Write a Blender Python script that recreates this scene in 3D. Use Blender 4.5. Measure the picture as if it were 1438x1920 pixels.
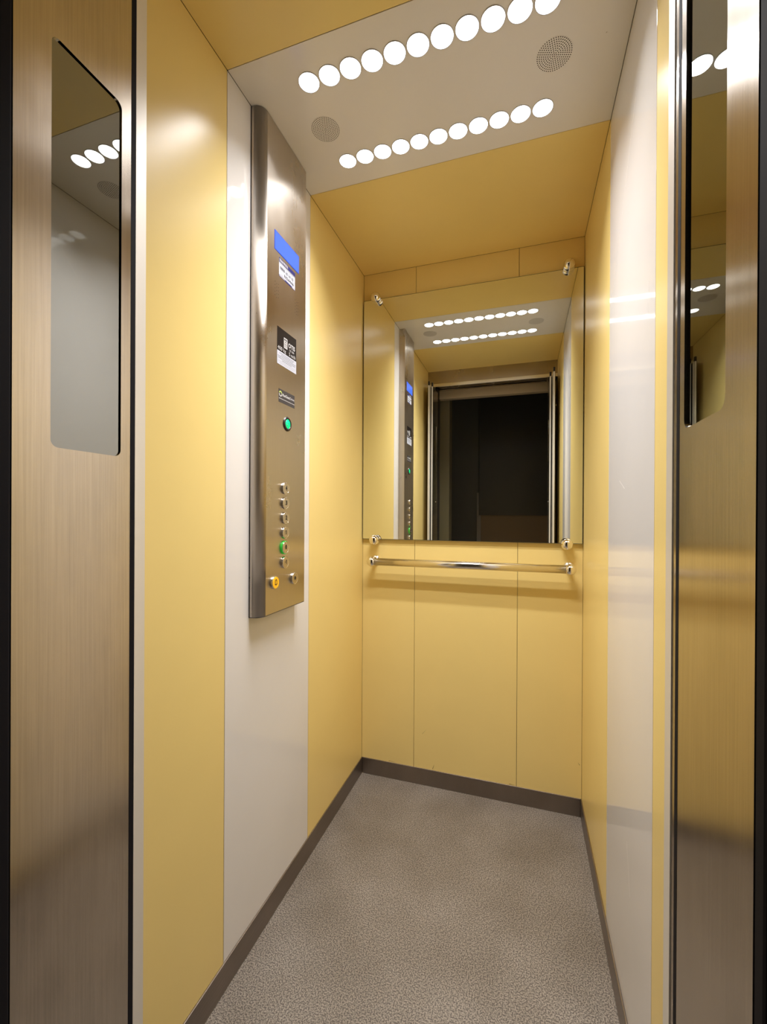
import bpy, bmesh, math, random
from mathutils import Vector, Matrix

sc = bpy.context.scene
for o in list(bpy.data.objects):
    bpy.data.objects.remove(o)
C = sc.collection
PI = math.pi
random.seed(4)

# ---------------------------------------------------------------- camera
YAW, PITCH, ROLL = 0.3158, -0.0019, 0.0051
FPX, SHY = 801.45, 6.47
CAM = Vector((0.6453, -1.6938, 1.0912))
fw = Vector((-math.sin(YAW)*math.cos(PITCH), math.cos(YAW)*math.cos(PITCH), math.sin(PITCH)))
rt = fw.cross(Vector((0, 0, 1))).normalized()
up = rt.cross(fw)
rt2 = rt*math.cos(ROLL) + up*math.sin(ROLL)
up2 = -rt*math.sin(ROLL) + up*math.cos(ROLL)
cd = bpy.data.cameras.new('camera')
cd.sensor_fit = 'HORIZONTAL'
cd.sensor_width = 36
cd.lens = FPX/1438*36
cd.shift_y = SHY/1438
cd.clip_start = 0.01
cam = bpy.data.objects.new('camera', cd)
C.objects.link(cam)
cam.matrix_world = Matrix(((rt2.x, up2.x, -fw.x, CAM.x), (rt2.y, up2.y, -fw.y, CAM.y),
                           (rt2.z, up2.z, -fw.z, CAM.z), (0, 0, 0, 1)))
sc.camera = cam

# ---------------------------------------------------------------- world, exposure
w = bpy.data.worlds.new('world')
sc.world = w
w.use_nodes = True
w.node_tree.nodes['Background'].inputs[0].default_value = (0.02, 0.02, 0.022, 1)
w.node_tree.nodes['Background'].inputs[1].default_value = 0.3
sc.view_settings.view_transform = 'Standard'
sc.view_settings.look = 'None'
sc.view_settings.gamma = 1
sc.view_settings.exposure = 0.0
try:
    sc.view_settings.use_curve_mapping = False
except Exception:
    pass
LAMP = 6.3 
LAMP_W = 0.57          # watts of each lamp's downlight
#           # strength of each ceiling lamp's diffuser
sc.cycles.use_denoising = True
sc.cycles.max_bounces = 14
sc.cycles.diffuse_bounces = 8
sc.cycles.glossy_bounces = 8
sc.cycles.transparent_max_bounces = 12
sc.cycles.caustics_reflective = True
sc.cycles.blur_glossy = 0.3
sc.cycles.sample_clamp_indirect = 6

# ---------------------------------------------------------------- dimensions
W, H, YF = 0.852, 2.10, -1.31
YA, YB = -0.8795, -0.4785       # the white band across walls and ceiling

# ---------------------------------------------------------------- materials
def mat(name):
    m = bpy.data.materials.new(name)
    m.use_nodes = True
    nt = m.node_tree
    return m, nt, nt.nodes['Principled BSDF'], nt.nodes['Material Output']

def simple(name, col, rough=0.5, metal=0.0, spec=0.5, emit=None, es=0):
    m, nt, b, o = mat(name)
    b.inputs['Base Color'].default_value = (*col, 1)
    b.inputs['Roughness'].default_value = rough
    b.inputs['Metallic'].default_value = metal
    b.inputs['Specular IOR Level'].default_value = spec
    if emit:
        b.inputs['Emission Color'].default_value = (*emit, 1)
        b.inputs['Emission Strength'].default_value = es
    return m

def laminate(name, col, rough, bump=0.0, bscale=350, ior=1.5, wear=0.10, spec=0.5):
    m, nt, b, o = mat(name)
    N, L = nt.nodes, nt.links
    tc = N.new('ShaderNodeTexCoord')
    n = N.new('ShaderNodeTexNoise'); n.inputs['Scale'].default_value = 3.5; n.inputs['Detail'].default_value = 5
    L.new(tc.outputs['Object'], n.inputs['Vector'])
    mx = N.new('ShaderNodeMixRGB')
    mx.inputs[1].default_value = (*[c*(1-wear) for c in col], 1)
    mx.inputs[2].default_value = (*col, 1)
    L.new(n.outputs['Fac'], mx.inputs[0])
    # small scuffs and specks
    mp = N.new('ShaderNodeMapping'); mp.inputs['Scale'].default_value = (60, 60, 25)
    L.new(tc.outputs['Object'], mp.inputs['Vector'])
    n2 = N.new('ShaderNodeTexNoise'); n2.inputs['Scale'].default_value = 1.0; n2.inputs['Detail'].default_value = 1
    L.new(mp.outputs[0], n2.inputs['Vector'])
    cr = N.new('ShaderNodeValToRGB')
    cr.color_ramp.elements[0].position = 0.13; cr.color_ramp.elements[0].color = (0.45, 0.4, 0.35, 1)
    cr.color_ramp.elements[1].position = 0.16; cr.color_ramp.elements[1].color = (1, 1, 1, 1)
    L.new(n2.outputs['Fac'], cr.inputs[0])
    mu = N.new('ShaderNodeMixRGB'); mu.blend_type = 'MULTIPLY'; mu.inputs[0].default_value = 1
    L.new(mx.outputs[0], mu.inputs[1]); L.new(cr.outputs[0], mu.inputs[2])
    L.new(mu.outputs[0], b.inputs['Base Color'])
    b.inputs['Roughness'].default_value = rough
    b.inputs['IOR'].default_value = ior
    b.inputs['Specular IOR Level'].default_value = spec
    if bump:
        n3 = N.new('ShaderNodeTexNoise'); n3.inputs['Scale'].default_value = bscale; n3.inputs['Detail'].default_value = 1
        L.new(tc.outputs['Object'], n3.inputs['Vector'])
        bp = N.new('ShaderNodeBump'); bp.inputs['Strength'].default_value = 1.0; bp.inputs['Distance'].default_value = bump
        L.new(n3.outputs['Fac'], bp.inputs['Height']); L.new(bp.outputs[0], b.inputs['Normal'])
    return m

def brushed(name, col, rough, aniso=0.0, grain='Z', smudge=0.25, wav=0.0, tint=None):
    """brushed stainless steel, grain along grain axis, with grease marks"""
    m, nt, b, o = mat(name)
    N, L = nt.nodes, nt.links
    b.inputs['Metallic'].default_value = 1
    tc = N.new('ShaderNodeTexCoord')
    n = N.new('ShaderNodeTexNoise'); n.inputs['Scale'].default_value = 5; n.inputs['Detail'].default_value = 7
    n.inputs['Roughness'].default_value = 0.6
    mp0 = N.new('ShaderNodeMapping'); mp0.inputs['Scale'].default_value = (1.5, 1.5, 0.7)
    L.new(tc.outputs['Object'], mp0.inputs['Vector']); L.new(mp0.outputs[0], n.inputs['Vector'])
    st = N.new('ShaderNodeTexNoise'); st.inputs['Scale'].default_value = 1; st.inputs['Detail'].default_value = 3
    mp = N.new('ShaderNodeMapping')
    mp.inputs['Scale'].default_value = {'Z': (500, 500, 6), 'Y': (500, 6, 500), 'X': (6, 500, 500)}[grain]
    L.new(tc.outputs['Object'], mp.inputs['Vector']); L.new(mp.outputs[0], st.inputs['Vector'])
    ad = N.new('ShaderNodeMixRGB'); ad.inputs[0].default_value = 0.35
    L.new(n.outputs['Fac'], ad.inputs[1]); L.new(st.outputs['Fac'], ad.inputs[2])
    cr = N.new('ShaderNodeValToRGB')
    cr.color_ramp.elements[0].position = 0.22; cr.color_ramp.elements[0].color = (*[c*(1-smudge) for c in col], 1)
    cr.color_ramp.elements[1].position = 0.65; cr.color_ramp.elements[1].color = (*col, 1)
    L.new(ad.outputs[0], cr.inputs[0]); L.new(cr.outputs[0], b.inputs['Base Color'])
    mr = N.new('ShaderNodeMapRange')
    mr.inputs['From Min'].default_value = 0.3; mr.inputs['From Max'].default_value = 0.7
    mr.inputs['To Min'].default_value = rough*0.85; mr.inputs['To Max'].default_value = rough*1.15
    L.new(n.outputs['Fac'], mr.inputs['Value']); L.new(mr.outputs[0], b.inputs['Roughness'])
    if aniso:
        b.inputs['Anisotropic'].default_value = aniso
        ge = N.new('ShaderNodeNewGeometry')
        vm = N.new('ShaderNodeVectorMath'); vm.operation = 'CROSS_PRODUCT'
        ax = {'Z': (0, 0, 1), 'Y': (0, 1, 0), 'X': (1, 0, 0)}[grain]
        vm.inputs[1].default_value = ax
        L.new(ge.outputs['Normal'], vm.inputs[0]); L.new(vm.outputs[0], b.inputs['Tangent'])
    if wav:
        n4 = N.new('ShaderNodeTexNoise'); n4.inputs['Scale'].default_value = 6; n4.inputs['Detail'].default_value = 1
        L.new(tc.outputs['Object'], n4.inputs['Vector'])
        bp = N.new('ShaderNodeBump'); bp.inputs['Distance'].default_value = wav
        L.new(n4.outputs['Fac'], bp.inputs['Height']); L.new(bp.outputs[0], b.inputs['Normal'])
    return m

M = {}
YEL = (0.885, 0.69, 0.265)
WHT = (0.81, 0.785, 0.765)
M['yellow'] = laminate('yellow_laminate', YEL, 0.30, 0.00004, 300, spec=0.4)
M['yellow_ceil'] = laminate('yellow_ceiling_laminate', YEL, 0.35, 0.0)
M['white'] = laminate('white_laminate', WHT, 0.06, 0.000022, 260, ior=1.5)
M['white_ceil'] = laminate('white_ceiling_laminate', WHT, 0.16, 0.0, ior=1.5, wear=0.04)
M['backing'] = simple('dark_backing', (0.05, 0.04, 0.03), 0.8)
M['door_steel'] = brushed('door_steel', (0.62, 0.56, 0.49), 0.205, 0.8, "Z", 0.40, 0.0001)
M['panel_steel'] = brushed('panel_steel', (0.64, 0.58, 0.51), 0.30, 0.9, 'Z', 0.12)
M['skirt_steel'] = brushed('skirting_steel', (0.34, 0.29, 0.25), 0.38, 0, 'Y', 0.35)
M['head_steel'] = brushed('header_steel', (0.50, 0.43, 0.35), 0.25, 0.3, 'X', 0.15)
M['alu'] = simple('aluminium', (0.80, 0.77, 0.72), 0.42, 0.35)
M['alu_bright'] = simple('bright_aluminium', (0.85, 0.84, 0.82), 0.2, 1)
M['chrome'] = simple('chrome', (0.86, 0.83, 0.80), 0.04, 1)
M['chrome_bar'] = simple('polished_steel', (0.74, 0.70, 0.65), 0.17, 1)
M['rubber'] = simple('black_rubber', (0.010, 0.009, 0.012), 0.75, spec=0.15)
M['black'] = simple('black_plastic', (0.02, 0.018, 0.018), 0.35)
M['hole'] = simple('hole_dark', (0.03, 0.02, 0.015), 0.9)
M['mirror'] = simple('mirror_glass', (0.86, 0.88, 0.84), 0.0, 1)
M['mirror_edge'] = simple('mirror_edge', (0.10, 0.12, 0.10), 0.2, 0.5)
M['dark_steel'] = simple('dark_jamb_paint', (0.022, 0.017, 0.020), 0.5, spec=0.3)
M['btn'] = brushed('button_steel', (0.66, 0.58, 0.47), 0.3, 0, 'Z', 0.05)
M['green'] = simple('green_lens', (0.0, 0.5, 0.18), 0.25, emit=(0.0, 0.85, 0.27), es=0.95)
M['greenring'] = simple('green_glow_ring', (0.03, 0.35, 0.03), 0.3, emit=(0.03, 0.42, 0.03), es=0.35)
M['amber'] = simple('amber_cap', (0.95, 0.50, 0.02), 0.25, emit=(1.0, 0.5, 0.02), es=0.12)
M['ink'] = simple('black_ink', (0.012, 0.01, 0.01), 0.5)
M['blue'] = simple('blue_display', (0.02, 0.05, 0.4), 0.12, emit=(0.085, 0.20, 0.98), es=0.85)
M['blue_frame'] = simple('display_border', (0.02, 0.05, 0.35), 0.2, emit=(0.02, 0.08, 0.55), es=0.5)
M['paper'] = simple('white_sticker', (0.47, 0.48, 0.54), 0.4)
M['navy'] = simple('navy_print', (0.016, 0.018, 0.13), 0.45)
M['plate'] = simple('black_plate', (0.014, 0.010, 0.009), 0.3, spec=0.2)
M['grey_sticker'] = simple('grey_sticker', (0.055, 0.048, 0.048), 0.4, spec=0.3)
M['greyprint'] = simple('grey_print', (0.35, 0.35, 0.4), 0.5)
M['whiteprint'] = simple('white_print', (0.50, 0.485, 0.48), 0.4)
M['limeprint'] = simple('lime_print', (0.5, 0.6, 0.15), 0.4)
M['lamp_ring'] = simple('lamp_ring', (0.55, 0.55, 0.58), 0.3, 0.6)
M['lamp'] = simple('lamp_diffuser', (0.9, 0.9, 0.9), 0.5, emit=(0.985, 0.98, 1.0), es=LAMP)
M['scratch'] = simple('scratched_laminate', (0.93, 0.90, 0.88), 0.5)
M['hall_dark'] = simple('dark_hall_paint', (0.10, 0.10, 0.105), 0.5)
M['hall_black'] = simple('black_hall_panel', (0.05, 0.05, 0.055), 0.4)
M['hall_grey'] = simple('grey_hall_paint', (0.30, 0.28, 0.27), 0.5)
M['olive'] = simple('olive_jamb_paint', (0.11, 0.093, 0.05), 0.4)
M['hall_brown'] = simple('brown_hall_paint', (0.24, 0.17, 0.11), 0.5)
M['lintel'] = simple('lintel_paint', (0.42, 0.34, 0.25), 0.45)
M['hall_floor'] = simple('hall_floor', (0.12, 0.11, 0.10), 0.5)

def pane_mat():
    m = bpy.data.materials.new('tinted_glass')
    m.use_nodes = True
    nt = m.node_tree; N, L = nt.nodes, nt.links
    N.remove(N['Principled BSDF'])
    g = N.new('ShaderNodeBsdfGlossy'); g.inputs['Roughness'].default_value = 0.01
    g.inputs['Color'].default_value = (0.72, 0.73, 0.68, 1)
    t = N.new('ShaderNodeBsdfTransparent'); t.inputs['Color'].default_value = (0.42, 0.43, 0.38, 1)
    f = N.new('ShaderNodeFresnel'); f.inputs['IOR'].default_value = 1.9
    mr = N.new('ShaderNodeMapRange')
    mr.inputs['To Min'].default_value = 0.33; mr.inputs['To Max'].default_value = 1.0
    L.new(f.outputs[0], mr.inputs['Value'])
    mx = N.new('ShaderNodeMixShader')
    L.new(mr.outputs[0], mx.inputs[0]); L.new(t.outputs[0], mx.inputs[1]); L.new(g.outputs[0], mx.inputs[2])
    L.new(mx.outputs[0], N['Material Output'].inputs[0])
    return m
M['pane'] = pane_mat()

def floor_mat():
    m, nt, b, o = mat('speckled_vinyl')
    N, L = nt.nodes, nt.links
    tc = N.new('ShaderNodeTexCoord')
    n = N.new('ShaderNodeTexNoise'); n.inputs['Scale'].default_value = 330; n.inputs['Detail'].default_value = 2
    L.new(tc.outputs['Object'], n.inputs['Vector'])
    cr = N.new('ShaderNodeValToRGB')
    e = cr.color_ramp.elements
    e[0].position = 0.41; e[0].color = (0.075, 0.062, 0.05, 1)
    e[1].position = 0.59; e[1].color = (0.295, 0.255, 0.21, 1)
    L.new(n.outputs['Fac'], cr.inputs[0])
    n2 = N.new('ShaderNodeTexNoise'); n2.inputs['Scale'].default_value = 5.0; n2.inputs['Detail'].default_value = 4
    L.new(tc.outputs['Object'], n2.inputs['Vector'])
    cr2 = N.new('ShaderNodeValToRGB')
    cr2.color_ramp.elements[0].position = 0.3; cr2.color_ramp.elements[0].color = (0.70, 0.67, 0.62, 1)
    cr2.color_ramp.elements[1].position = 0.7; cr2.color_ramp.elements[1].color = (1, 1, 1, 1)
    L.new(n2.outputs['Fac'], cr2.inputs[0])
    mu = N.new('ShaderNodeMixRGB'); mu.blend_type = 'MULTIPLY'; mu.inputs[0].default_value = 1
    L.new(cr.outputs[0], mu.inputs[1]); L.new(cr2.outputs[0], mu.inputs[2])
    L.new(mu.outputs[0], b.inputs['Base Color'])
    b.inputs['Roughness'].default_value = 0.5
    bp = N.new('ShaderNodeBump'); bp.inputs['Distance'].default_value = 0.0006; bp.inputs['Strength'].default_value = 0.6
    L.new(n.outputs['Fac'], bp.inputs['Height']); L.new(bp.outputs[0], b.inputs['Normal'])
    return m
M['floor'] = floor_mat()

# ---------------------------------------------------------------- mesh helpers
def box(bm, x0, x1, y0, y1, z0, z1, mi=0):
    v = [bm.verts.new(p) for p in ((x0,y0,z0),(x1,y0,z0),(x1,y1,z0),(x0,y1,z0),(x0,y0,z1),(x1,y0,z1),(x1,y1,z1),(x0,y1,z1))]
    for f in ((0,3,2,1),(4,5,6,7),(0,1,5,4),(1,2,6,5),(2,3,7,6),(3,0,4,7)):
        bm.faces.new([v[i] for i in f]).material_index = mi

def lathe(bm, prof, M4, n=32, mi=0, smooth=True, flat=False):
    """profile [(r, h)] revolved about local z, placed by matrix; r==0 ends closed"""
    rings = []
    for r, h in prof:
        if r < 1e-7:
            rings.append([bm.verts.new(M4 @ Vector((0, 0, h)))])
        else:
            rings.append([bm.verts.new(M4 @ Vector((r*math.cos(2*PI*k/n), r*math.sin(2*PI*k/n), h))) for k in range(n)])
    for a, b in zip(rings[:-1], rings[1:]):
        for k in range(n):
            l = (k+1) % n
            if len(a) == 1 and len(b) == 1: continue
            if len(a) == 1: f = bm.faces.new((a[0], b[k], b[l]))
            elif len(b) == 1: f = bm.faces.new((a[k], b[0], a[l]))
            else: f = bm.faces.new((a[k], b[k], b[l], a[l]))
            f.smooth = smooth and not (flat and (len(a) == 1 or len(b) == 1)); f.material_index = mi

def prism(bm, pts, to3, t0, t1, mi=0, smooth_from=None):
    """2-D outline extruded between t0 and t1; to3(u, v, t) gives the point"""
    a = [bm.verts.new(to3(u, v, t0)) for u, v in pts]
    b = [bm.verts.new(to3(u, v, t1)) for u, v in pts]
    n = len(pts)
    bm.faces.new(a).material_index = mi
    bm.faces.new(list(reversed(b))).material_index = mi
    for i in range(n):
        f = bm.faces.new((a[i], b[i], b[(i+1) % n], a[(i+1) % n])); f.material_index = mi
        if smooth_from and smooth_from[0] <= i < smooth_from[1]: f.smooth = True

def fin(name, bm, mats, parent=None, bevel=0.0, recalc=True):
    if recalc: bmesh.ops.recalc_face_normals(bm, faces=bm.faces[:])
    me = bpy.data.meshes.new(name)
    bm.to_mesh(me); bm.free()
    if not isinstance(mats, (list, tuple)): mats = [mats]
    for m in mats: me.materials.append(m)
    o = bpy.data.objects.new(name, me)
    C.objects.link(o)
    if parent is not None:
        o.parent = parent
        o.matrix_parent_inverse = Matrix.Translation(-parent.location) if parent.type == 'EMPTY' and parent.parent is None else Matrix.Identity(4)
        if parent.parent is not None:
            o.matrix_parent_inverse = Matrix.Identity(4)
    if bevel:
        md = o.modifiers.new('bevel', 'BEVEL'); md.width = bevel; md.segments = 2; md.limit_method = 'ANGLE'
        md.harden_normals = False
    return o

def boxobj(name, dims, m, parent=None, bevel=0.0):
    bm = bmesh.new(); box(bm, *dims)
    return fin(name, bm, m, parent, bevel)

def thing(name, label, cat, loc=(0, 0, 0), group=None):
    o = bpy.data.objects.new(name, None); C.objects.link(o)
    o.location = loc; o.empty_display_size = 0.05
    o['label'] = label; o['category'] = cat
    if group: o['group'] = group
    return o

def struct(o, label=None, cat=None):
    o['kind'] = 'structure'
    if label: o['label'] = label
    if cat: o['category'] = cat
    return o

def rrect(y0, y1, z0, z1, r, n=6):
    pts = []
    for cy, cz, a in ((y1-r, z1-r, 0), (y0+r, z1-r, PI/2), (y0+r, z0+r, PI), (y1-r, z0+r, 3*PI/2)):
        for k in range(n+1):
            t = a + PI/2*k/n
            pts.append((cy + r*math.cos(t), cz + r*math.sin(t)))
    return pts

def text_bm(bm, s, size, M4, depth=0.00015, mi=0, width=None, bold=0.0, spacing=1.0):
    """built-in font text as thin raised mesh; M4 maps local x (reading), y (up), z (out)"""
    cu = bpy.data.curves.new('lettering', 'FONT')
    cu.body = s; cu.size = size; cu.extrude = depth; cu.offset = bold; cu.align_x = 'LEFT'
    cu.space_character = spacing; cu.resolution_u = 3
    ob = bpy.data.objects.new('lettering', cu); C.objects.link(ob)
    bpy.context.view_layer.update()
    dg = bpy.context.evaluated_depsgraph_get()
    me = bpy.data.meshes.new_from_object(ob.evaluated_get(dg))
    xs = [v.co.x for v in me.vertices] or [0, 1]
    sx = 1.0
    if width: sx = width/max(1e-6, max(xs)-min(xs))
    me.transform(M4 @ Matrix.Diagonal((sx, 1, 1, 1)) @ Matrix.Translation((-min(xs), 0, 0)))
    for p in me.polygons: p.material_index = mi
    bm.from_mesh(me)
    C.objects.unlink(ob); bpy.data.objects.remove(ob); bpy.data.curves.remove(cu); bpy.data.meshes.remove(me)

def fx(x, y, z):
    """frame on a face looking to +X: reading direction +Y, up +Z, out +X"""
    return Matrix(((0, 0, 1, x), (1, 0, 0, y), (0, 1, 0, z), (0, 0, 0, 1)))
def fz(x, y, z):    # axis pointing down
    return Matrix(((1, 0, 0, x), (0, -1, 0, y), (0, 0, -1, z), (0, 0, 0, 1)))
def fyf(x, y, z):   # axis pointing to -Y (out of the back wall)
    return Matrix(((1, 0, 0, x), (0, 0, -1, y), (0, 1, 0, z), (0, 0, 0, 1)))

# ---------------------------------------------------------------- cabin shell
G = 0.0007   # half groove between panels
T = 0.004
def side_wall(name, side, label):
    s = 1 if side == 'left' else -1
    x = 0 if side == 'left' else W
    def bx(nm, y0, y1, m, par=None):
        xa, xb = sorted((x, x - s*T))
        bm = bmesh.new(); box(bm, xa, xb, y0, y1, 0.0, H)
        return fin(nm, bm, m, par, 0.0006)
    xa, xb = sorted((x - s*T, x - s*(T+0.025)))
    wall = struct(boxobj(name, (xa, xb, YF-0.06, 0.03, -0.02, H+0.02), M['backing']), label, 'wall')
    bx('wall_panel', YF, YA-G, M['yellow'], wall)
    bx('wall_panel', YA+G, YB-G, M['white'], wall)
    bx('wall_panel', YB+G, 0, M['yellow'], wall)
    return wall
wl = side_wall('wall_left', 'left', 'left lift cabin wall, yellow laminate with one white strip')
wr = side_wall('wall_right', 'right', 'right lift cabin wall, yellow laminate with one glossy white strip')

wb = struct(boxobj('wall_back', (-0.0035, W+0.0035, T, 0.03, -0.02, H+0.02), M['backing']),
            'yellow back wall of the lift cabin behind the mirror', 'wall')
for x0, x1 in ((0.0006, 0.2265-G), (0.2265+G, 0.6262-G), (0.6262+G, W-0.0006)):
    boxobj('wall_panel', (x0, x1, 0, T, 0, H), M['yellow'], wb, 0.0006)

ce = struct(boxobj('ceiling', (-0.0035, W+0.0035, YF, 0.0, H+T, H+0.03), M['backing']),
            'lift cabin ceiling, yellow with a white lamp panel across', 'ceiling')
boxobj('ceiling_panel', (0.0008, W-0.0008, YF, YA-G, H, H+T), M['yellow_ceil'], ce, 0.0005)
boxobj('ceiling_panel', (0.0008, W-0.0008, YA+G, YB-G, H, H+T), M['white_ceil'], ce, 0.0005)
boxobj('ceiling_panel', (0.0008, W-0.0008, YB+G, -0.0008, H, H+T), M['yellow_ceil'], ce, 0.0005)

struct(boxobj('floor', (0, W, YF-0.05, 0, -0.02, 0), M['floor']), 'speckled grey brown vinyl cabin floor', 'floor')

def skirting(name, dims, label):
    struct(boxobj(name, dims, M['skirt_steel'], None, 0.0012), label, 'baseboard')
skirting('baseboard_back', (0.0045, W-0.0045, -0.0042, -0.0002, 0.0, 0.066), 'dark steel skirting along the back wall')
skirting('baseboard_left', (0.0002, 0.0042, YF, -0.0002, 0.0, 0.066), 'dark steel skirting along the left wall')
skirting('baseboard_right', (W-0.0042, W-0.0002, YF, -0.0002, 0.0, 0.066), 'dark steel skirting along the right wall')

# ---------------------------------------------------------------- doorway head, tracks, jambs
struct(boxobj('trim_1', (0, W, YF-0.012, YF-0.0005, 2.013, H+0.03), M['head_steel']), 'brushed steel header above the cabin doorway', 'trim')
struct(boxobj('trim_2', (0.0, W, YF-0.014, YF+0.004, 1.991, 2.0125), M['alu_bright'], None, 0.001), 'bright aluminium band under the doorway header', 'trim')
bm = bmesh.new()
box(bm, 0.0, W, YF-0.13, YF-0.015, 2.06, 2.075)
box(bm, 0.06, 0.79, YF-0.05, YF-0.035, 1.992, 2.03)
box(bm, 0.06, 0.79, YF-0.085, YF-0.068, 1.985, 2.03)
struct(fin('trim_3', bm, M['head_steel']), 'steel door track rails above the doorway', 'trim')
struct(boxobj('trim_4', (-0.3, 1.15, -1.50, -1.45, 1.941, 2.35), M['lintel']), 'beige painted lintel of the landing doorway', 'trim')
struct(boxobj('trim_5', (-0.06, 0.055, -1.475, -1.362, -0.02, 2.05), M['dark_steel']), 'dark jamb on the left of the doorway', 'trim')
struct(boxobj('trim_6', (0.803, 0.92, -1.475, -1.362, -0.02, 2.05), M['dark_steel']), 'dark jamb on the right of the doorway', 'trim')
struct(boxobj('trim_7', (-0.06, 0.92, -1.48, YF-0.05, -0.02, -0.002), M['alu_bright']), 'grooved metal door sill', 'trim')

# ---------------------------------------------------------------- landing outside
struct(boxobj('floor_landing', (-1.2, 2.0, -2.4, -1.48, -0.04, -0.004), M['hall_floor']), 'dark landing floor', 'floor')
struct(boxobj('ceiling_landing', (-1.2, 2.0, -2.4, -1.50, 2.6, 2.62), M['hall_dark']), 'dark landing ceiling', 'ceiling')
wf = struct(boxobj('wall_front', (-1.2, 2.0, -2.44, -2.40, -0.04, 2.62), M['hall_dark']), 'dark landing wall facing the lift', 'wall')
boxobj('dado', (0.27, 2.0, -2.40, -2.392, 0.0, 1.30), M['hall_brown'], wf)
boxobj('dark_panel', (0.255, 1.6, -2.392, -2.36, 1.090, 2.35), M['hall_black'], wf, 0.002)
boxobj('pale_edge', (0.235, 0.272, -2.40, -2.380, 0.0, 1.30), M['hall_grey'], wf, 0.002)
struct(boxobj('trim_8', (-0.02, 0.122, -1.62, -1.502, -0.02, 1.99), M['olive']), 'olive painted side of the landing door frame, left', 'trim')
struct(boxobj('wall_landing_left', (-1.22, -1.2, -2.4, -1.5, -0.04, 2.62), M['hall_dark']), 'dark side wall of the landing, left', 'wall')
struct(boxobj('wall_landing_right', (2.0, 2.02, -2.4, -1.5, -0.04, 2.62), M['hall_dark']), 'dark side wall of the landing, right', 'wall')
bm = bmesh.new()
box(bm, -1.2, 0.033, -1.50, -1.48, -0.04, 2.62); box(bm, 0.83, 2.0, -1.50, -1.48, -0.04, 2.62); box(bm, -0.3, 1.15, -1.50, -1.49, 2.35, 2.62)
struct(fin('wall_landing_front', bm, M['hall_brown']), 'landing wall around the lift doorway', 'wall')

# ---------------------------------------------------------------- folding doors
def leaf(door, xf, dirx, y0, y1, wy0, wy1, z1=1.958):
    """one door leaf; xf is the face towards the cabin, dirx points to the wall, y1 the leading edge"""
    th = 0.0125
    xa, xb = sorted((xf, xf + dirx*th))
    z0 = 0.012
    # steel body with a rounded window opening
    cu = bpy.data.curves.new('outline', 'CURVE'); cu.dimensions = '2D'; cu.fill_mode = 'BOTH'; cu.extrude = th/2
    for pts in ([(y0, z0), (y1-0.009, z0), (y1-0.009, z1), (y0, z1)], rrect(wy0, wy1, 1.177, 1.712, 0.010)):
        sp = cu.splines.new('POLY'); sp.points.add(len(pts)-1)
        for p, q in zip(sp.points, pts): p.co = (q[0], q[1], 0, 1)
        sp.use_cyclic_u = True
    ob = bpy.data.objects.new('outline', cu); C.objects.link(ob)
    bpy.context.view_layer.update()
    me = bpy.data.meshes.new_from_object(ob.evaluated_get(bpy.context.evaluated_depsgraph_get()))
    me.transform(fx(0.5*(xa+xb), 0, 0))
    bm = bmesh.new(); bm.from_mesh(me)
    bmesh.ops.remove_doubles(bm, verts=bm.verts[:], dist=1e-6)
    C.objects.unlink(ob); bpy.data.objects.remove(ob); bpy.data.curves.remove(cu); bpy.data.meshes.remove(me)
    for f in bm.faces: f.smooth = False
    lf = fin('door_leaf', bm, M['door_steel'], door)
    # pane
    bm = bmesh.new()
    xm = xf + dirx*0.0025
    pts = rrect(wy0-0.0005, wy1+0.0005, 1.1765, 1.7125, 0.010)
    prism(bm, pts, lambda u, v, t: (t, u, v), *sorted((xm, xm+dirx*0.002)))
    p = fin('window_pane', bm, M['pane'], lf); p['label'] = 'tinted glass pane'
    # leading edge profile, seal, cap
    bm = bmesh.new()
    ax, bx_ = sorted((xf + dirx*0.0002, xf + dirx*(th-0.0002)))
    box(bm, ax+0.0012, bx_-0.0012, y1-0.0090, y1, z0, z1)
    fin('edge_profile', bm, M['alu'], lf, 0.0015)
    boxobj('rubber_seal', (ax-0.0004, bx_+0.0004, y1-0.0092, y1-0.0008, z0, z1-0.0003), M['rubber'], lf)
    boxobj('hinge_rubber', (ax-0.0004, bx_+0.0004, y0-0.016, y0, z0, z1), M['rubber'], lf, 0.003)
    boxobj('end_cap', (ax+0.0005, bx_-0.0005, y1-0.016, y1, z1, z1+0.026), M['black'], lf, 0.001)
    return lf

def fold(door, xr, xw, dirx, yr, yw, yh, ww, strip):
    leaf(door, xr, dirx, yh, yr, *ww)
    lf = leaf(door, xw, dirx, yh, yw, *ww)
    # broad aluminium face strip of the wall-side leaf that shows past the first leaf
    ax, bx_ = sorted((xw - dirx*0.0012, xw - dirx*0.0001))
    boxobj('face_strip', (ax, bx_, yw-strip, yw-0.0005, 0.012, 1.957), M['alu'], lf)

d1 = thing('door_1', 'left folding cabin door of brushed steel with a narrow window', 'door', (0.055, -1.26, 0)); d1['kind'] = 'structure'
fold(d1, 0.0635, 0.0475, -1, -1.175, -1.142, -1.346, (-1.302, -1.2005), 0.020)
d2 = thing('door_2', 'right folding cabin door of brushed steel with a narrow window', 'door', (0.805, -1.26, 0)); d2['kind'] = 'structure'
fold(d2, 0.7960, 0.8120, 1, -1.178, -1.091, -1.338, (-1.290, -1.1995), 0.022)
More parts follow.
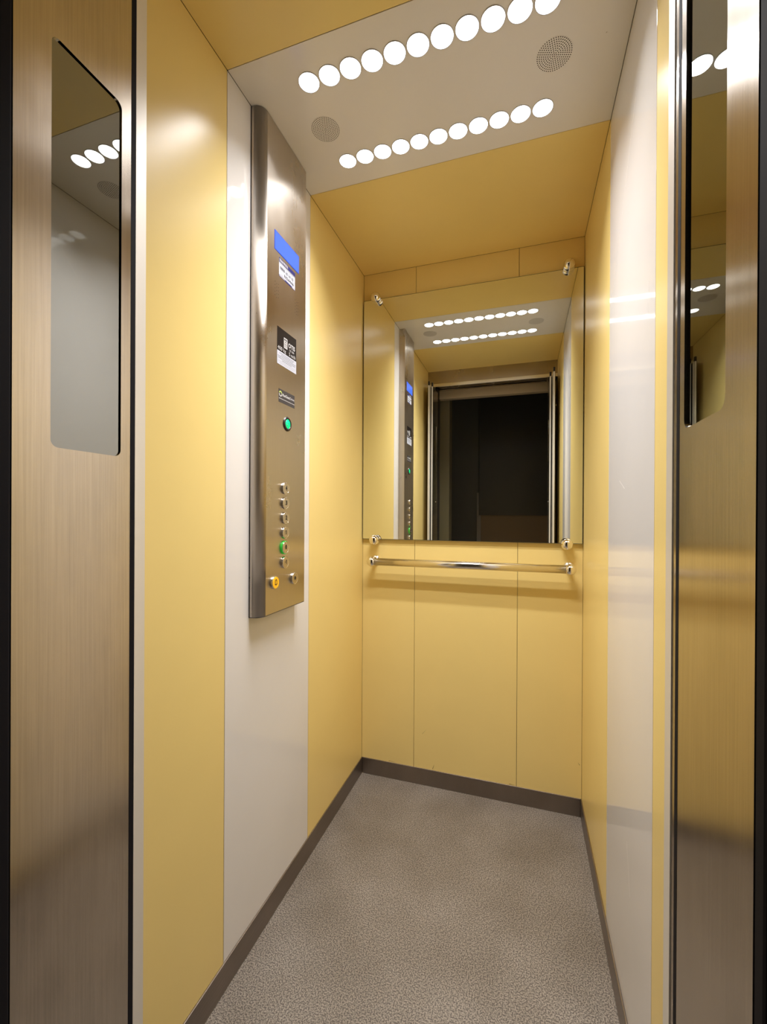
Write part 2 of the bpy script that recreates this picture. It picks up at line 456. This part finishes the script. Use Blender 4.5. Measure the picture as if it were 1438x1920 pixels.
# pivot tubes by the hinge side of each door
for d, x in ((d1, 0.018), (d2, 0.838)):
    bm = bmesh.new()
    lathe(bm, [(0, 0), (0.0085, 0), (0.0085, 1.96), (0, 1.96)], Matrix.Translation((x, -1.30, 0.012)), 20)
    fin('pivot_tube', bm, M['chrome_bar'], d)
    xa, xb = sorted((x, 0.0475 if x < .4 else 0.812))
    boxobj('pivot_arm', (xa-0.008, xb+0.008, -1.312, -1.290, 1.972, 1.986), M['black'], d, 0.001)
bm = bmesh.new()
box(bm, 0.812, 0.846, -1.285, -1.278, 1.795, 1.803)
fin('pivot_bracket', bm, M['alu_bright'], d2, 0.001)

# ---------------------------------------------------------------- ceiling lamps
words = ['first', 'second', 'third', 'fourth', 'fifth', 'sixth', 'seventh', 'eighth', 'ninth', 'tenth', 'eleventh']
R = 0.0235
bm = bmesh.new()
lathe(bm, [(R+0.0012, -0.0005), (R+0.0014, 0.0012), (R+0.0002, 0.0016), (R, 0.0006), (R-0.0002, -0.0005)], fz(0, 0, 0), 40)
ring_me = None
lamp_src = None
for row, yy, nm in ((0, -0.7985, 'row nearer the doors'), (1, -0.5655, 'row nearer the mirror')):
    for k in range(11):
        x = 0.1645 + 0.05215*k
        lab = '%s round lit ceiling lamp from the control panel side, %s' % (words[k], nm)
        t = thing('ceiling_light', lab, 'ceiling light', (x, yy, H), 'round lamps in the white ceiling panel')
        if lamp_src is None:
            a = fin('trim_ring', bm, M['lamp_ring'], t)
            b2 = bmesh.new()
            lathe(b2, [(R-0.0001, 0.0001), (R-0.0006, 0.0012), (0, 0.0014)], fz(0, 0, 0), 40)
            b = fin('diffuser', b2, M['lamp'], t)
            for o in (a, b): o.matrix_parent_inverse = Matrix.Identity(4)
            ld = bpy.data.lights.new('lamp_light', 'AREA')
            ld.shape = 'DISK'; ld.size = 2*R-0.002; ld.energy = LAMP_W; ld.color = (0.985, 0.98, 1.0); ld.spread = math.radians(106)
            l = bpy.data.objects.new('lamp_light', ld); C.objects.link(l)
            l.parent = t; l.location = (0, 0, -0.0019)
            lamp_src = (a, b, l)
        else:
            for s in lamp_src:
                c = s.copy(); C.objects.link(c); c.parent = t; c.matrix_parent_inverse = Matrix.Identity(4)

# ---------------------------------------------------------------- ceiling speakers
for x, yy, rot, lab in ((0.1475, -0.6755, 0.0, 'round perforated speaker in the white ceiling, beside the control panel'),
                        (0.7045, -0.6885, 0.3, 'round perforated speaker in the white ceiling, beside the right wall')):
    bm = bmesh.new()
    lathe(bm, [(0.0375, 0.0), (0.0375, 0.0005), (0, 0.0005)], fz(x, yy, H), 48, 0, False)
    for ringi in range(9):
        n = 1 if ringi == 0 else 6*ringi
        rr = 0.0353*ringi/8
        for k in range(n):
            a = 2*PI*(k/n) + rot
            lathe(bm, [(0.00122, 0.0005), (0.00122, 0.0007), (0, 0.0007)], fz(x+rr*math.cos(a), yy+rr*math.sin(a), H), 8, 1, False)
    o = fin('ceiling_speaker', bm, [M['white_ceil'], M['hole']])
    o['label'] = lab; o['category'] = 'speaker'; o['group'] = 'ceiling speakers'

# ---------------------------------------------------------------- mirror
mr = thing('wall_mirror', 'large frameless mirror on the yellow back wall, held by four round studs', 'mirror', (W/2, 0, 0.989))
bm = bmesh.new()
ym = -0.0130
box(bm, 0.0042, W-0.0030, ym+0.0004, ym+0.005, 0.989, 1.9865)
g = fin('glass_edge', bm, M['mirror_edge'], mr)
bm = bmesh.new()
vs = [bm.verts.new(p) for p in ((0.0058, ym, 0.9906), (W-0.0046, ym, 0.9906), (W-0.0046, ym, 1.9848), (0.0058, ym, 1.9848))]
bm.faces.new(vs)
vv = [bm.verts.new(p) for p in ((0.0058, ym+0.0003, 0.9906), (W-0.0046, ym+0.0003, 0.9906), (W-0.0046, ym+0.0003, 1.9848), (0.0058, ym+0.0003, 1.9848))]
bm.faces.new(list(reversed(vv)))
for i in range(4):
    j = (i+1) % 4
    bm.faces.new((vs[j], vs[i], vv[i], vv[j]))
fin('mirror_glass', bm, M['mirror'], mr)
boxobj('backing_board', (0.012, W-0.012, -0.0080, -0.0003, 0.996, 1.979), M['yellow'], mr)
def ballprof(r, yc, n=18):
    pts = []
    for k in range(n+1):
        a = PI*0.93 - PI*0.93*k/n
        pts.append((r*math.sin(a), yc + r*math.cos(a)))
    pts[-1] = (0, yc + r)
    return pts
for x, z in ((0.0625, 1.9865), (0.7975, 1.9925), (0.0605, 0.9870), (0.7955, 0.9880)):
    bm = bmesh.new()
    lathe(bm, [(0, 0.0), (0.0195, 0.0), (0.0195, 0.004), (0.0185, 0.0055), (0.006, 0.006)] , fyf(x, ym-0.0004, z), 40)
    lathe(bm, [(0.0210*math.sin(a), 0.015 + 0.0210*math.cos(a)) for a in [PI*0.72*(1-k/16) for k in range(16)]] + [(0, 0.015+0.0210)], fyf(x, ym-0.0004, z), 40)
    fin('mirror_stud', bm, M['chrome'], mr)

# ---------------------------------------------------------------- handrail
hr = thing('handrail', 'round polished steel handrail with ball ends on the back wall below the mirror', 'handrail', (W/2, 0, 0.90))
yr, zr = -0.052, 0.9
bm = bmesh.new()
lathe(bm, [(0, 0.0), (0.0150, 0.0), (0.0150, 0.728), (0, 0.728)], Matrix(((0, 0, 1, 0.067), (1, 0, 0, yr), (0, 1, 0, zr), (0, 0, 0, 1))), 40)
fin('bar', bm, M['chrome_bar'], hr)
for x in (0.0590, 0.8045):
    bm = bmesh.new()
    lathe(bm, [(0.0205*math.sin(PI*k/20), -0.0205*math.cos(PI*k/20)) for k in range(21)], Matrix.Translation((x, yr, zr)), 40)
    fin('ball_end', bm, M['chrome'], hr)
    bm = bmesh.new()
    xx = x
    lathe(bm, [(0, 0), (0.0205, 0), (0.0205, 0.003), (0.017, 0.006), (0.0095, 0.008), (0.0095, 0.044)], fyf(xx, -0.0002, zr+0.001), 32)
    fin('wall_bracket', bm, M['chrome'], hr)

# ---------------------------------------------------------------- control panel
XP = 0.032
cp = thing('control_panel', 'tall brushed steel lift control panel on the left wall with floor buttons', 'control panel', (0, -0.68, 0.833))
Y0, Y1, Z0, Z1 = -0.790, -0.5675, 0.8335, H-0.0015
pts = [(0.0005, Y1), (XP, Y1)]
nr = 12; rc = 0.024
for k in range(nr+1):
    a = PI/2*k/nr
    pts.append((XP-rc+rc*math.cos(a), Y0+rc-rc*math.sin(a)))
pts.append((0.0005, Y0))
bm = bmesh.new()
prism(bm, pts, lambda u, v, t: (u, v, t), Z0+0.002, Z1, 0, (2, 2+nr))
fin('housing', bm, M['panel_steel'], cp)
bm = bmesh.new()
pc = [(u*0.97, Y1 + (v-Y1)*0.995) for u, v in pts]
prism(bm, pts, lambda u, v, t: (u, v, t), Z0, Z0+0.002)
fin('bottom_plate', bm, simple('dark_steel_edge', (0.12, 0.12, 0.15), 0.3, 0.8), cp)
boxobj('gasket', (0.0001, 0.0016, Y0-0.0012, Y0+0.004, Z0, Z1), M['rubber'], cp)

x1 = XP + 0.0002
# display
d = boxobj('display_screen', (XP-0.001, XP+0.0008, -0.7335, -0.6085, 1.7765, 1.8265), M['blue_frame'], cp)
boxobj('screen_glass', (XP+0.0007, XP+0.0011, -0.7318, -0.6098, 1.7782, 1.8248), M['blue'], d)
# emergency call sticker
st = boxobj('call_sticker', (XP-0.001, x1, -0.7115, -0.6290, 1.7180, 1.7672), M['paper'], cp)
bm = bmesh.new()
def strip(y0, y1, z0, z1, mi, dx=0.0002):
    box(bm, x1-0.0001, x1+dx, y0, y1, z0, z1, mi)
strip(-0.7115, -0.6290, 1.7570, 1.7672, 0)
strip(-0.7115, -0.6290, 1.7548, 1.7556, 1)
strip(-0.7095, -0.668, 1.7588, 1.7652, 3, 0.0003)
strip(-0.7115, -0.6290, 1.7180, 1.7222, 0)
strip(-0.7105, -0.683, 1.7192, 1.7210, 3, 0.0003)
strip(-0.646, -0.630, 1.7190, 1.7214, 3, 0.0003)
strip(-0.700, -0.640, 1.7508, 1.7512, 2)
strip(-0.704, -0.690, 1.7260, 1.7266, 2)
text_bm(bm, 'OTISLINE', 0.0078, fx(x1+0.0003, -0.7088, 1.7593), mi=0, width=0.039)
text_bm(bm, '0800 10 14 15', 0.0105, fx(x1+0.0002, -0.7060, 1.7390), mi=1, width=0.066)
text_bm(bm, 'N24446', 0.0105, fx(x1+0.0002, -0.6850, 1.7270), mi=1, width=0.048)
fin('sticker_print', bm, [M['navy'], M['ink'], M['greyprint'], M['whiteprint']], st, recalc=False)
# microphone hole sets
for nm, yy in (('speaker_holes', -0.7300), ('speaker_holes', -0.6280)):
    bm = bmesh.new()
    for c in range(3):
        for r_ in range(5):
            zz = 1.6940 - 0.0088*r_ - (0.0028 if c == 1 else 0)
            lathe(bm, [(0.00095, 0.0), (0.00095, 0.0003), (0, 0.0003)], fx(XP, yy+0.0083*c, zz), 8, 0, False)
    fin(nm, bm, M['hole'], cp)
# capacity plate
st = boxobj('capacity_plate', (XP-0.001, x1, -0.7190, -0.6205, 1.4865, 1.5845), M['plate'], cp, 0.0001)
bm = bmesh.new()
box(bm, x1-0.0001, x1+0.0002, -0.7190, -0.6205, 1.4865, 1.5220, 0)
box(bm, x1-0.0001, x1+0.0002, -0.6860, -0.6680, 1.5385, 1.5660, 1)
for (a0, a1, b0, b1) in ((-0.684, -0.678, 1.559, 1.563), (-0.6765, -0.6705, 1.559, 1.563), (-0.682, -0.672, 1.554, 1.556), (-0.684, -0.670, 1.549, 1.5505), (-0.684, -0.670, 1.5455, 1.5465), (-0.684, -0.670, 1.542, 1.543)):
    box(bm, x1, x1+0.0003, a0, a1, b0, b1, 2)
text_bm(bm, 'OTIS', 0.0165, fx(x1+0.0001, -0.6630, 1.5480), mi=1, width=0.035, bold=0.0004)
text_bm(bm, 'CE 1304', 0.0080, fx(x1+0.0001, -0.6580, 1.5385), mi=1, width=0.025)
text_bm(bm, '400 kg', 0.0135, fx(x1+0.0001, -0.7160, 1.5260), mi=1, width=0.040)
text_bm(bm, '5 osób', 0.0135, fx(x1+0.0001, -0.6590, 1.5260), mi=1, width=0.034)
for i, (a0, a1) in enumerate(((-0.708, -0.632), (-0.700, -0.638), (-0.716, -0.624), (-0.714, -0.626), (-0.694, -0.646), (-0.716, -0.626), (-0.708, -0.630))):
    y = a0
    while y < a1:
        l = random.uniform(0.003, 0.008)
        zz = 1.5175 - 0.0043*i
        box(bm, x1+0.0001, x1+0.0003, y, min(y+l, a1), zz-0.0007, zz+0.0004, 2 if i < 5 else 3)
        y += l + 0.0012
fin('plate_print', bm, [M['paper'], M['whiteprint'], M['ink'], M['greyprint']], st, recalc=False)
# drive sticker
st = boxobj('drive_sticker', (XP-0.001, x1, -0.7110, -0.6285, 1.3875, 1.4230), M['grey_sticker'], cp, 0.0001)
bm = bmesh.new()
cy, cz = -0.7015, 1.4105
def arc(a0, a1, r0, r1, mi, n=14):
    p = [(cy+r1*math.cos(a0+(a1-a0)*k/n), cz+r1*math.sin(a0+(a1-a0)*k/n)) for k in range(n+1)]
    q = [(cy+r0*math.cos(a0+(a1-a0)*k/n), cz+r0*math.sin(a0+(a1-a0)*k/n)) for k in range(n, -1, -1)]
    for k in range(n):
        pp = [p[k], p[k+1], q[n-k-1], q[n-k]]
        prism(bm, pp, lambda u, v, t: (t, u, v), x1-0.0001, x1+0.0002, mi)
arc(0.2, PI*0.9, 0.0045, 0.0075, 1)
arc(PI*1.0, PI*2.0, 0.0045, 0.0075, 0)
text_bm(bm, 'ReGen', 0.0100, fx(x1+0.0001, -0.6915, 1.4065), mi=0, width=0.036, bold=0.0003)
text_bm(bm, 'Drive', 0.0100, fx(x1+0.0001, -0.6540, 1.4065), mi=0, width=0.024)
y = -0.709
while y < -0.633:
    l = random.uniform(0.003, 0.007)
    box(bm, x1, x1+0.0002, y, y+l, 1.3972, 1.3988, 0); y += l+0.001
fin('sticker_print', bm, [M['whiteprint'], M['limeprint']], st, recalc=False)
# green indicator
ig = fin('indicator_light', (lambda b: (lathe(b, [(0.0195, 0), (0.0195, 0.002), (0.0165, 0.0045), (0.0128, 0.0035), (0.0128, 0)], fx(XP, -0.6680, 1.3365), 36), b)[1])(bmesh.new()), M['black'], cp)
bm = bmesh.new(); lathe(bm, [(0.0129, 0.0005), (0.0129, 0.0028), (0, 0.0032)], fx(XP, -0.6680, 1.3365), 32)
fin('lens', bm, M['green'], ig)
bm = bmesh.new()
for a, b in ((-0.0035, -0.0045), (0.004, 0.003)):
    lathe(bm, [(0.0013, 0.003), (0.0013, 0.0036), (0, 0.0036)], fx(XP, -0.6680+a, 1.3365+b), 10)
fin('lens_mark', bm, M['ink'], ig)

def button(y, z, sym, cap=None, halo=None, bell=False):
    bm = bmesh.new()
    lathe(bm, [(0.0164, 0.0), (0.0164, 0.0060), (0.0158, 0.0074), (0.0149, 0.0078), (0.0140, 0.0070), (0.0140, 0.004)], fx(XP, y, z), 36)
    rg = fin('push_button', bm, M['chrome'], cp)
    if halo:
        bm = bmesh.new(); lathe(bm, [(0.0182, 0.0), (0.0182, 0.0052), (0.0166, 0.0062), (0.0162, 0.0062)], fx(XP, y, z), 36)
        fin('lit_halo', bm, M['greenring'], rg)['label'] = 'green lit ring'
    bm = bmesh.new()
    lathe(bm, [(0.0139, 0.004), (0.0139, 0.0068), (0.0136, 0.0074), (0, 0.0074)] if not bell else [(0.0150, 0.004), (0.0150, 0.0080), (0.0145, 0.0087), (0, 0.0087)], fx(XP, y, z), 36, 0, True, True)
    fin('button_cap', bm, cap or M['btn'], rg)
    xo = XP + (0.0080 if not bell else 0.0092)
    bm = bmesh.new()
    if sym == 'bell':
        a = [(-0.0052, -0.0045), (-0.0036, -0.003), (-0.0036, 0.002)]
        o_ = []
        for k in range(9):
            t = PI - PI*k/8; o_.append((0.0036*math.cos(t), 0.0025+0.0036*math.sin(t)))
        outer = [(-0.0052, -0.0045)] + [(-0.0036, -0.003)] + o_ + [(0.0036, -0.003), (0.0052, -0.0045)]
        inner = [(-0.0026, -0.0034), (-0.0024, -0.0026)] + [(u*0.62, 0.0025+(v-0.0025)*0.62) for u, v in o_] + [(0.0024, -0.0026), (0.0026, -0.0034)]
        for k in range(len(outer)-1):
            prism(bm, [outer[k], outer[k+1], inner[k+1], inner[k]], lambda u, v, t: (t, y+u*1.25, z+0.001+v*1.25), xo-0.0002, xo)
        prism(bm, [outer[0], outer[-1], inner[-1], inner[0]], lambda u, v, t: (t, y+u*1.25, z+0.001+v*1.25), xo-0.0002, xo)
        prism(bm, [(-0.0014, -0.0062), (0.0014, -0.0062), (0.0014, -0.0048), (-0.0014, -0.0048)], lambda u, v, t: (t, y+u*1.25, z+0.001+v*1.25), xo-0.0002, xo)
        fin('bell_symbol', bm, M['ink'], rg)
    elif sym == 'open':
        for u0, u1, k in ((-0.0050, -0.0008, -1), (0.0008, 0.0050, 1)):
            tip = u0 if k < 0 else u1; base = u1 if k < 0 else u0
            prism(bm, [(tip, 0), (base, 0.0055), (base, -0.0055)], lambda u, v, t: (t, y+u, z+0.001+v), xo-0.0002, xo)
        box(bm, xo-0.0002, xo, y-0.0006, y+0.0006, z+0.001-0.0062, z+0.001+0.0062)
        fin('door_symbol', bm, M['ink'], rg)
    else:
        if sym in ('1', '-1'):
            c = 0.0 if sym == '1' else 0.0022
            bm = bmesh.new()
            box(bm, xo-0.0002, xo, y+c-0.0002, y+c+0.0018, z-0.0045, z+0.0070)
            prism(bm, [(c-0.0002, 0.0070), (c-0.0026, 0.0048), (c-0.0026, 0.0030), (c-0.0002, 0.0046)], lambda u, v, t: (t, y+u, z+v), xo-0.0002, xo)
            if sym == '-1':
                box(bm, xo-0.0002, xo, y-0.0050, y-0.0014, z+0.0002, z+0.0018)
            fin('digit', bm, M['ink'], rg)
            return rg
        wd = {'1': 0.0042, '-1': 0.0096}.get(sym, 0.0070)
        text_bm(bm, sym, 0.0165, fx(xo-0.0001, y-wd/2+0.001, z-0.0045), 0.0001, width=wd, bold=0.0005)
        fin('digit', bm, M['ink'], rg, recalc=False)
    return rg
for s, z in (('4', 1.160), ('3', 1.1205), ('2', 1.0808), ('1', 1.0412), ('0', 1.0015), ('-1', 0.9615)):
    button(-0.6825, z, s, halo=(s == '0'))
button(-0.7325, 0.9145, 'bell', cap=M['amber'], bell=True)
button(-0.6330, 0.9115, 'open')

# ---------------------------------------------------------------- scratches in the white strip of the right wall
bm = bmesh.new()
def scratch(ya, za, yb, zb, wd=0.0007):
    dv = Vector((yb-ya, zb-za)); n = Vector((-dv.y, dv.x)).normalized()*wd/2
    prism(bm, [(ya-n.x, za-n.y), (ya, za+0.0001), (yb+n.x, yb*0+zb+n.y), (yb, zb)], lambda u, v, t: (t, u, v), W-0.00015, W-0.0001)
scratch(-0.745, 1.93, -0.500, 1.61)
scratch(-0.66, 1.15, -0.61, 1.17, 0.001)
scratch(-0.84, 1.50, -0.835, 1.44)
scratch(-0.70, 0.42, -0.73, 0.33)
sobj = fin('surface_scratches', bm, M['scratch'], wr)

# ---------------------------------------------------------------- small scuffs low on the back wall
bm = bmesh.new()
for (xa, za, xb, zb, wd) in ((0.305, 0.070, 0.312, 0.092, 0.0022), (0.845, 0.186, 0.838, 0.196, 0.0016), (0.262, 0.205, 0.280, 0.226, 0.0009), (0.120, 0.069, 0.150, 0.0685, 0.002), (0.60, 0.069, 0.625, 0.0685, 0.002)):
    dv = Vector((xb-xa, zb-za)); nn = Vector((-dv.y, dv.x)).normalized()*wd/2
    prism(bm, [(xa-nn.x, za-nn.y), (xa+nn.x, za+nn.y), (xb, zb)], lambda u, v, t: (u, t, v), -0.0001, 0.00005)
fin('scuff_marks', bm, simple('brown_scuff', (0.16, 0.09, 0.03), 0.7), wb)
